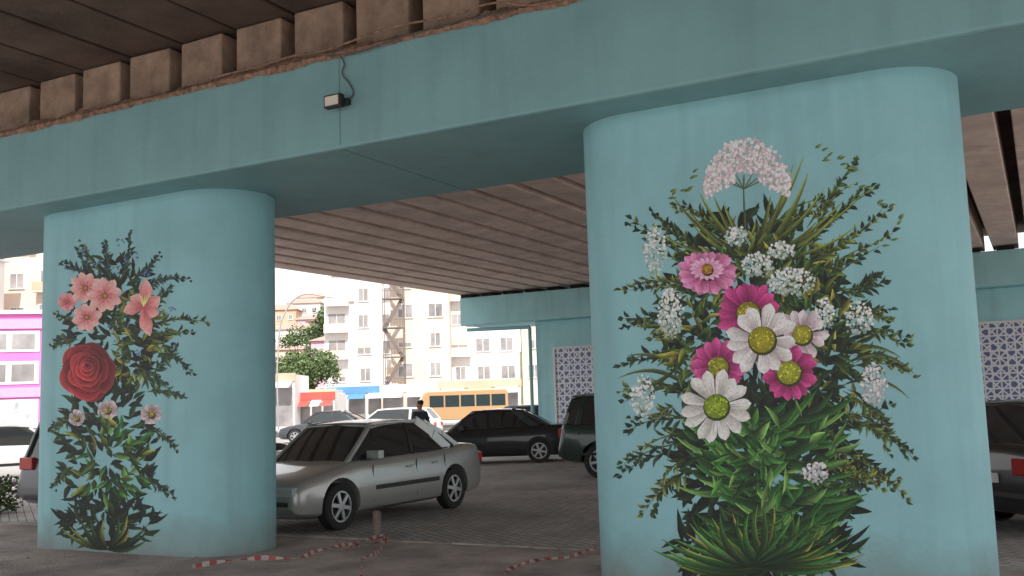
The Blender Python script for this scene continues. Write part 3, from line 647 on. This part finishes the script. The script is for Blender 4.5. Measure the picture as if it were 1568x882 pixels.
# ---------------- buildings
def building(name,px,depth,wid,hgt,dep,wall,cols,floors,rot=0,ground=3.2,win=(1.3,1.4),balc=(),frame=m_white,roof='flat',trim=None,roofmat=None,z0=0):
    c=G(px,depth,z0); e=empty(name,c,YAW+rot); b=B(); b.box(-wid/2,wid/2,0,dep,0,hgt,wall); b.obj('walls',e,bevel=.03)
    fh=(hgt-ground-.4)/max(1,floors); w=B(); gl=B()
    for fl in range(floors):
        zc=ground+fl*fh+fh*.5
        for i in range(cols):
            xc=-wid/2+wid*(i+.5)/cols+random.uniform(-.1,.1); ww,wh=win; ww*=random.choice((.8,1,1.15))
            if (i,fl) in balc:
                w.box(xc-1.3,xc+1.3,-1.1,-.02,zc-1.25,zc-1.12,wall); 
                w.box(xc-1.3,xc+1.3,-1.1,-1.04,zc-1.12,zc-.25,trim or wall); ww=1.9; wh=1.9
            w.box(xc-ww/2-.09,xc-ww/2,-.06,.05,zc-wh/2,zc+wh/2,frame); w.box(xc+ww/2,xc+ww/2+.09,-.06,.05,zc-wh/2,zc+wh/2,frame)
            w.box(xc-ww/2-.09,xc+ww/2+.09,-.06,.05,zc+wh/2,zc+wh/2+.09,frame); w.box(xc-ww/2-.15,xc+ww/2+.15,-.16,.05,zc-wh/2-.1,zc-wh/2,frame)
            w.box(xc-.03,xc+.03,-.05,.05,zc-wh/2,zc+wh/2,frame)
            gl.box(xc-ww/2,xc+ww/2,-.025,.05,zc-wh/2,zc+wh/2,m_wglass)
            if random.random()<.4: w.box(xc-ww/2,xc+ww/2,-.04,-.027,zc+wh*random.uniform(-.2,.3),zc+wh/2,w_cream)
            if random.random()<.18: w.box(xc+ww/2+.25,xc+ww/2+.95,-.35,-.01,zc-.7,zc-.2,frame)
    for fl in range(floors):
        zc=ground+fl*fh+fh*.5
        for sx in (-1,1):
            for q in range(2):
                yc=dep*(.3+.4*q); xx=sx*wid/2; gl.box(min(xx,xx+sx*.03),max(xx,xx+sx*.03),yc-.6,yc+.6,zc-.6,zc+.6,m_wglass)
    if cols: w.obj('window_frames',e); gl.obj('window_glass',e)
    r=B()
    if roof=='flat':
        r.box(-wid/2-.3,wid/2+.3,-.3,dep+.3,hgt,hgt+.22,trim or wall); r.box(-1,1.5,dep*.4,dep*.7,hgt+.22,hgt+2,wall)
    else:
        rh=wid*.2; r.poly([(-wid/2-.4,-.4,hgt),(wid/2+.4,-.4,hgt),(wid/2+.4,dep+.4,hgt),(-wid/2-.4,dep+.4,hgt),(-wid/2+wid*.2,dep/2,hgt+rh),(wid/2-wid*.2,dep/2,hgt+rh)],[(0,1,5,4),(1,2,5),(2,3,4,5),(3,0,4),(0,3,2,1)],roofmat)
    r.obj('roof',e)
    return e
w_white=mat('wall_white',(.80,.77,.75),.85,.05,.3,streak=.1); w_cream=mat('wall_cream',(.74,.60,.50),.85,.07,.3,streak=.1)
w_pink=mat('wall_pink',(.70,.46,.56),.85,.1,.3); w_mag=mat('wall_magenta',(.66,.18,.50),.6,.1,.5); w_or=mat('wall_orange',(.66,.42,.30),.8,.1,.4)
tile=mat('roof_tile',(.46,.31,.26),.85,.25,3,.4,12); m_shop=mat('shop_red',(.5,.10,.08),.5,.1)
building('apartment_building',560,112,9.0,19,12,w_white,3,5,ground=3.5,balc=((0,2),(0,3),(0,1)),trim=w_cream)
E2=building('apartment_building',646,107,6.4,20,12,w_cream,2,5,ground=3.6)
building('apartment_building',742,110,8.0,19,12,w_white,3,5,ground=3.2,balc=((0,1),(0,3)),trim=w_cream)
building('apartment_building',860,115,9.0,17,12,w_cream,3,4,ground=3.2)
building('apartment_building',503,135,4.4,10.5,8,w_pink,2,3,ground=2,roof='hip',roofmat=tile)
fe=empty('fire_escape',G(606,105.5),YAW); b=B()
for k in range(5):
    z=3.4+k*3.1
    b.box(-1.1,1.1,-1.1,.5,z,z+.1,m_steel)
    b.bar((-1.0,-.6,z-3.1 if k else 0),(1.0,-.6,z),.4,.10,m_steel,(0,1,0)) if k%2 else b.bar((1.0,-.6,z-3.1 if k else 0),(-1.0,-.6,z),.4,.10,m_steel,(0,1,0))
    b.box(-1.1,1.1,-1.12,-1.06,z+.9,z+.96,m_steel)
    for q in range(8): b.box(-1.1+q*.31,-1.07+q*.31,-1.12,-1.09,z+.1,z+.9,m_steel)
for x in (-1.1,1.05): 
    for y in (-1.1,.4): b.box(x,x+.08,y,y+.08,0,17.5,m_steel)
b.obj('stairs_frame',fe)
def shop(px,depth,wid,h,wall,aw,n=3):
    e=empty('shop',G(px,depth),YAW); b=B(); b.box(-wid/2,wid/2,0,5,0,h,wall); b.box(-wid/2-.1,wid/2+.1,-.1,-.005,h-.5,h+.1,aw); b.obj('walls',e,bevel=.02)
    b=B()
    for i in range(n):
        x0=-wid/2+wid*(i+.08)/n; x1=-wid/2+wid*(i+.92)/n; b.box(x0,x1,-.04,.02,.3,h-.95,m_wglass)
        b.poly([(x0,-.11,h-.5),(x1,-.11,h-.5),(x1,-1.3,h-.95),(x0,-1.3,h-.95)],[(0,1,2,3)],aw if i%2 else m_white)
    b.obj('shopfront',e)
shop(462,80,5.5,2.9,w_white,w_or); shop(478,74,3.4,2.6,w_white,m_shop,4); shop(548,84,5,3.1,w_white,mat('shop_blue',(.10,.26,.5),.5,.1)); shop(640,82,6,3.1,w_cream,w_white); shop(735,80,6.5,3.2,w_white,w_or); shop(400,72,5,4,w_white,w_or)
e=empty('magenta_store',G(18,52),YAW+.25); b=B(); b.box(-6,2.0,0,9,0,7.0,w_mag); b.obj('walls',e,bevel=.03)
b=B()
for z0,z1 in ((1.0,2.5),(3.3,4.5),(5.0,6.1)):
    b.box(-5.6,1.4,-.06,.02,z0,z1,m_white)
    for i in range(5): b.box(-5.45+i*1.38,-4.35+i*1.38,-.09,-.061,z0+.15,z1-.15,m_wglass if z0>1.5 else mat('poster',(.5,.55,.6),.6,.5,2))
for z in (2.62,6.22): b.box(-6.05,2.05,-.14,-.003,z,z+.5,mat('fascia_pink',(.78,.34,.62),.5,.1))
b.box(-6.1,2.1,-.2,9.1,7.0,7.2,m_white); b.obj('shopfront',e)
building('apartment_building',-25,95,16,20,10,w_cream,5,5,ground=3,balc=((4,2),(4,3)),trim=w_or)
building('apartment_building',170,130,14,15,10,w_white,4,4); building('apartment_building',290,120,12,13,10,w_cream,4,3)
building('apartment_building',1150,130,30,16,12,w_white,8,4); building('apartment_building',1500,120,26,15,12,w_cream,7,4); building('apartment_building',-320,80,22,16,12,w_white,6,4)

# hill + houses
m_hill=mat('hillside_grass',(.17,.19,.10),.95,.4,.08)
hc=G(430,230); b=B(); n=34; pts=[]
def hz(x,y): return 23*math.exp(-((x/75)**2+(y/55)**2))+1.2*math.sin(x*.13)*math.cos(y*.11)-1.4
for i in range(n):
    for j in range(n):
        x=-150+300*i/(n-1); y=-110+220*j/(n-1); v=Rv*x+Fh*y+hc; pts.append((v.x,v.y,hz(x,y)))
b.poly(pts,[(i*n+j,(i+1)*n+j,(i+1)*n+j+1,i*n+j+1) for i in range(n-1) for j in range(n-1)],m_hill); b.obj('hill',smooth=180)
for px,dy,wd,wl in ((452,-40,7,w_white),(478,-30,6,w_pink),(500,-30,7,w_cream),(440,-55,6,w_cream),(468,-16,7,w_white),(492,-60,6,w_white),(430,-25,7,w_or),(515,-45,6,w_white),(484,-8,7,w_cream)):
    d=230+dy; xr=(px-430)/F*d; building('hill_house',px,d,wd,5.5,6,wl,3,2,ground=.3,win=(.9,1.0),roof='hip',roofmat=tile,z0=max(0,hz(xr,dy)-1))

# ---------------- trees
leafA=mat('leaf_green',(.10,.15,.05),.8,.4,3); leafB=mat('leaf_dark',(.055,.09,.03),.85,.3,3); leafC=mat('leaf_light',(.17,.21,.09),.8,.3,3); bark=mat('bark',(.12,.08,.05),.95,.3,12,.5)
def tree(loc,h,r,n=1800,name='tree'):
    e=empty(name,loc); b=B(); th=h*.4; b.strut((0,0,0),(.1,0,th),.16*h/6,bark,8,.1*h/6); tips=[]
    for i in range(8):
        a=i*.8+random.random(); t=Vector((math.cos(a)*r*.6,math.sin(a)*r*.6,th+(h-th)*random.uniform(.3,.8))); b.strut((.1,0,th*random.uniform(.75,1)),t,.07*h/6,bark,6,.02); tips.append(t)
    b.obj('trunk',e); b=B(); tips.append(Vector((0,0,h*.85)))
    cl=[(t+Vector((random.uniform(-.3,.3),random.uniform(-.3,.3),random.uniform(-.2,.3)))*r*.6,r*random.uniform(.3,.5)) for t in tips for _ in range(3)]
    for i in range(n):
        c,rr=random.choice(cl); d=Vector((random.gauss(0,1),random.gauss(0,1),random.gauss(0,1))).normalized()*rr*random.uniform(.6,1.05); p=c+Vector((d.x,d.y,d.z*.8))
        s_=random.uniform(.06,.13)*r/2; u=Vector((random.gauss(0,1),random.gauss(0,1),random.gauss(0,.6))).normalized(); v=u.orthogonal().normalized()
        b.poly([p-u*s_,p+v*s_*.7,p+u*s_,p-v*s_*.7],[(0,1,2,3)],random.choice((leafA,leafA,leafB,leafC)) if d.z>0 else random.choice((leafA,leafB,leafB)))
    b.obj('crown',e)
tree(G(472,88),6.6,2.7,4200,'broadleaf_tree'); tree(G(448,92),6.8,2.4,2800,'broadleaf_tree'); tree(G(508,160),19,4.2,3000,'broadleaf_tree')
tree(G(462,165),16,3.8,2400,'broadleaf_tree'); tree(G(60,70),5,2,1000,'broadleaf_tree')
b=B(); hl=onZ(-20,785)
for i in range(2600):
    p=Vector((random.uniform(-2.2,.55),random.uniform(-.35,.35),random.uniform(.03,.62)))+hl; s_=random.uniform(.02,.05); u=Vector((random.gauss(0,1),random.gauss(0,1),random.gauss(0,1))).normalized(); v=u.orthogonal()
    b.poly([p-u*s_,p+v*s_*.6,p+u*s_,p-v*s_*.6],[(0,1,2,3)],random.choice((leafA,leafB,leafC)))
b.obj('hedge')
m_gal=mat('galvanised_steel',(.38,.36,.35),.5,.1)
e=empty('street_lamp',G(428,60)); curve('pole',[(0,0,0),(0,0,5),(.4*cy,.4*sy,7.3),(1.4*cy,1.4*sy,8.4),(2.9*cy,2.9*sy,8.3)],.05,m_gal,e)
b=B(); b.box(-.3,.3,-.12,.12,-.05,.05,m_white,Matrix.Translation((3.1*cy,3.1*sy,8.25))); b.obj('lamp_head',e,bevel=.04)

# ---------------- barrier tape + post stub
m_tr=mat('tape_red',(.34,.07,.07),.5,.3,8); m_tw=mat('tape_white',(.42,.36,.33),.5,.3,8)
def tape(pix,name='barrier_tape'):
    P=[onZ(x,y,.085) for x,y in pix]; q=[]
    for a,b_ in zip(P[:-1],P[1:]):
        L=(b_-a).length; k=max(2,int(L/.035))
        for i in range(k): q.append(a.lerp(b_,i/k))
    q.append(P[-1]); b=B(); prev=None; ph=random.random()*9
    for i,p in enumerate(q):
        d=(q[min(i+1,len(q)-1)]-q[max(i-1,0)]).normalized(); nn=Vector((-d.y,d.x,0)); tw=math.sin(i*.19+ph)*1.3; hw_=.018+.007*math.sin(i*.41); wv=nn*math.cos(tw)*hw_+Vector((0,0,abs(math.sin(tw))*hw_))
        z=Vector((0,0,.022+.02*abs(math.sin(i*.11)))); off=nn*(.035*math.sin(i*.16+ph)+.015*math.sin(i*.37))
        cur=(p-wv+z+off,p+wv+z+off)
        if prev: b.poly([prev[0],prev[1],cur[1],cur[0]],[(0,1,2,3)],m_tr if (i//2)%2 else m_tw)
        prev=cur
    b.obj(name)
tape([(296,872),(340,866),(400,860),(452,858),(505,846),(550,832),(592,824),(588,832),(560,838),(520,852)])
tape([(770,882),(810,868),(850,860),(884,852),(912,846)]); tape([(548,900),(552,872),(575,850),(592,828)])
e=empty('bollard_stub',onZ(578,826,.07)); b=B(); b.strut((0,0,0),(0,0,.30),.05,m_steel,12); b.strut((0,0,0),(0,0,.02),.1,m_steel,12); b.strut((0,0,.30),(0,0,.33),.06,m_steel,12,.03); b.obj('post',e,smooth=40)

# ---------------- pedestrian
def person(loc,rz):
    e=empty('pedestrian',loc,rz); skin=mat('skin',(.45,.27,.19),.6,.05); shirt=mat('shirt_dark',(.05,.06,.09),.85,.15); pants=mat('trousers',(.04,.04,.045),.9,.15); hair=mat('hair',(.02,.015,.012),.8,.2); shoe=mat('shoes',(.02,.02,.02),.6)
    def sk(name,V,E,R,mt,root=0):
        me=bpy.data.meshes.new(name); me.from_pydata(V,E,[]); me.materials.append(mt) ; o=bpy.data.objects.new(name,me); S.collection.objects.link(o); o.parent=e
        md=o.modifiers.new('s','SKIN'); me.skin_vertices.new() if not me.skin_vertices else None
        for i,r in enumerate(R): sv=me.skin_vertices[0].data[i]; sv.radius=(r,r) if not isinstance(r,tuple) else r; sv.use_root=(i==root)
        sb=o.modifiers.new('b','SUBSURF'); sb.levels=2; sb.render_levels=2
        return o
    V=[(0,0,.95),(0,0,1.12),(0,0,1.32),(0,0,1.44),(0,.17,1.40),(.02,.23,1.14),(.10,.22,.90),(0,-.17,1.40),(-.03,-.23,1.14),(.02,-.23,.89)]
    sk('shirt',V,[(0,1),(1,2),(2,3),(2,4),(4,5),(5,6),(2,7),(7,8),(8,9)],[(.13,.16),(.11,.14),(.13,.17),.06,.065,.05,.036,.065,.05,.036],shirt)
    sk('trousers',[(0,0,.98),(0,.09,.88),(.06,.10,.48),(-.02,.10,.10),(0,-.09,.88),(0,-.10,.48),(-.14,-.10,.12)],[(0,1),(1,2),(2,3),(0,4),(4,5),(5,6)],[.13,.095,.07,.055,.095,.07,.055],pants)
    for s_,ax in ((1,-.02),(-1,-.14)):
        sk('shoe',[(ax-.05,s_*.10,.05),(ax+.08,s_*.10,.045),(ax+.19,s_*.10,.035)],[(0,1),(1,2)],[.045,.042,.03],shoe)
    sk('head',[(0,0,1.42),(0,0,1.50),(.015,0,1.56),(.01,0,1.63),(0,0,1.69)],[(0,1),(1,2),(2,3),(3,4)],[.055,.052,.078,.088,.07],skin)
    sk('nose',[(.09,0,1.62),(.112,0,1.59)],[(0,1)],[.012,.014],skin)
    sk('hair',[(-.03,0,1.60),(-.03,0,1.66),(-.005,0,1.71)],[(0,1),(1,2)],[.082,.088,.075],hair)
    for s_ in (1,-1): sk('ear',[(.0,s_*.085,1.62),(.0,s_*.092,1.59)],[(0,1)],[.016,.012],skin)
    for hx,hy,hz_ in ((.10,.22,.88),(.02,-.23,.87)):
        sk('palm',[(hx,hy,hz_+.03),(hx+.01,hy,hz_-.03),(hx+.015,hy,hz_-.08)],[(0,1),(1,2)],[.027,(.02,.036),(.016,.038)],skin)
        for k in range(4): sk('finger',[(hx-.015+k*.02,hy,hz_-.07),(hx-.01+k*.02,hy,hz_-.11),(hx+.0+k*.02,hy,hz_-.14+.01*abs(k-1.5))],[(0,1),(1,2)],[.009,.009,.008],skin)
        sk('thumb',[(hx+.03,hy,hz_-.02),(hx+.05,hy,hz_-.05),(hx+.055,hy,hz_-.08)],[(0,1),(1,2)],[.01,.01,.009],skin)
c_=G(643,24); person((c_.x,c_.y,0),H(160))
print('done', len(M1.f), len(M2.f))
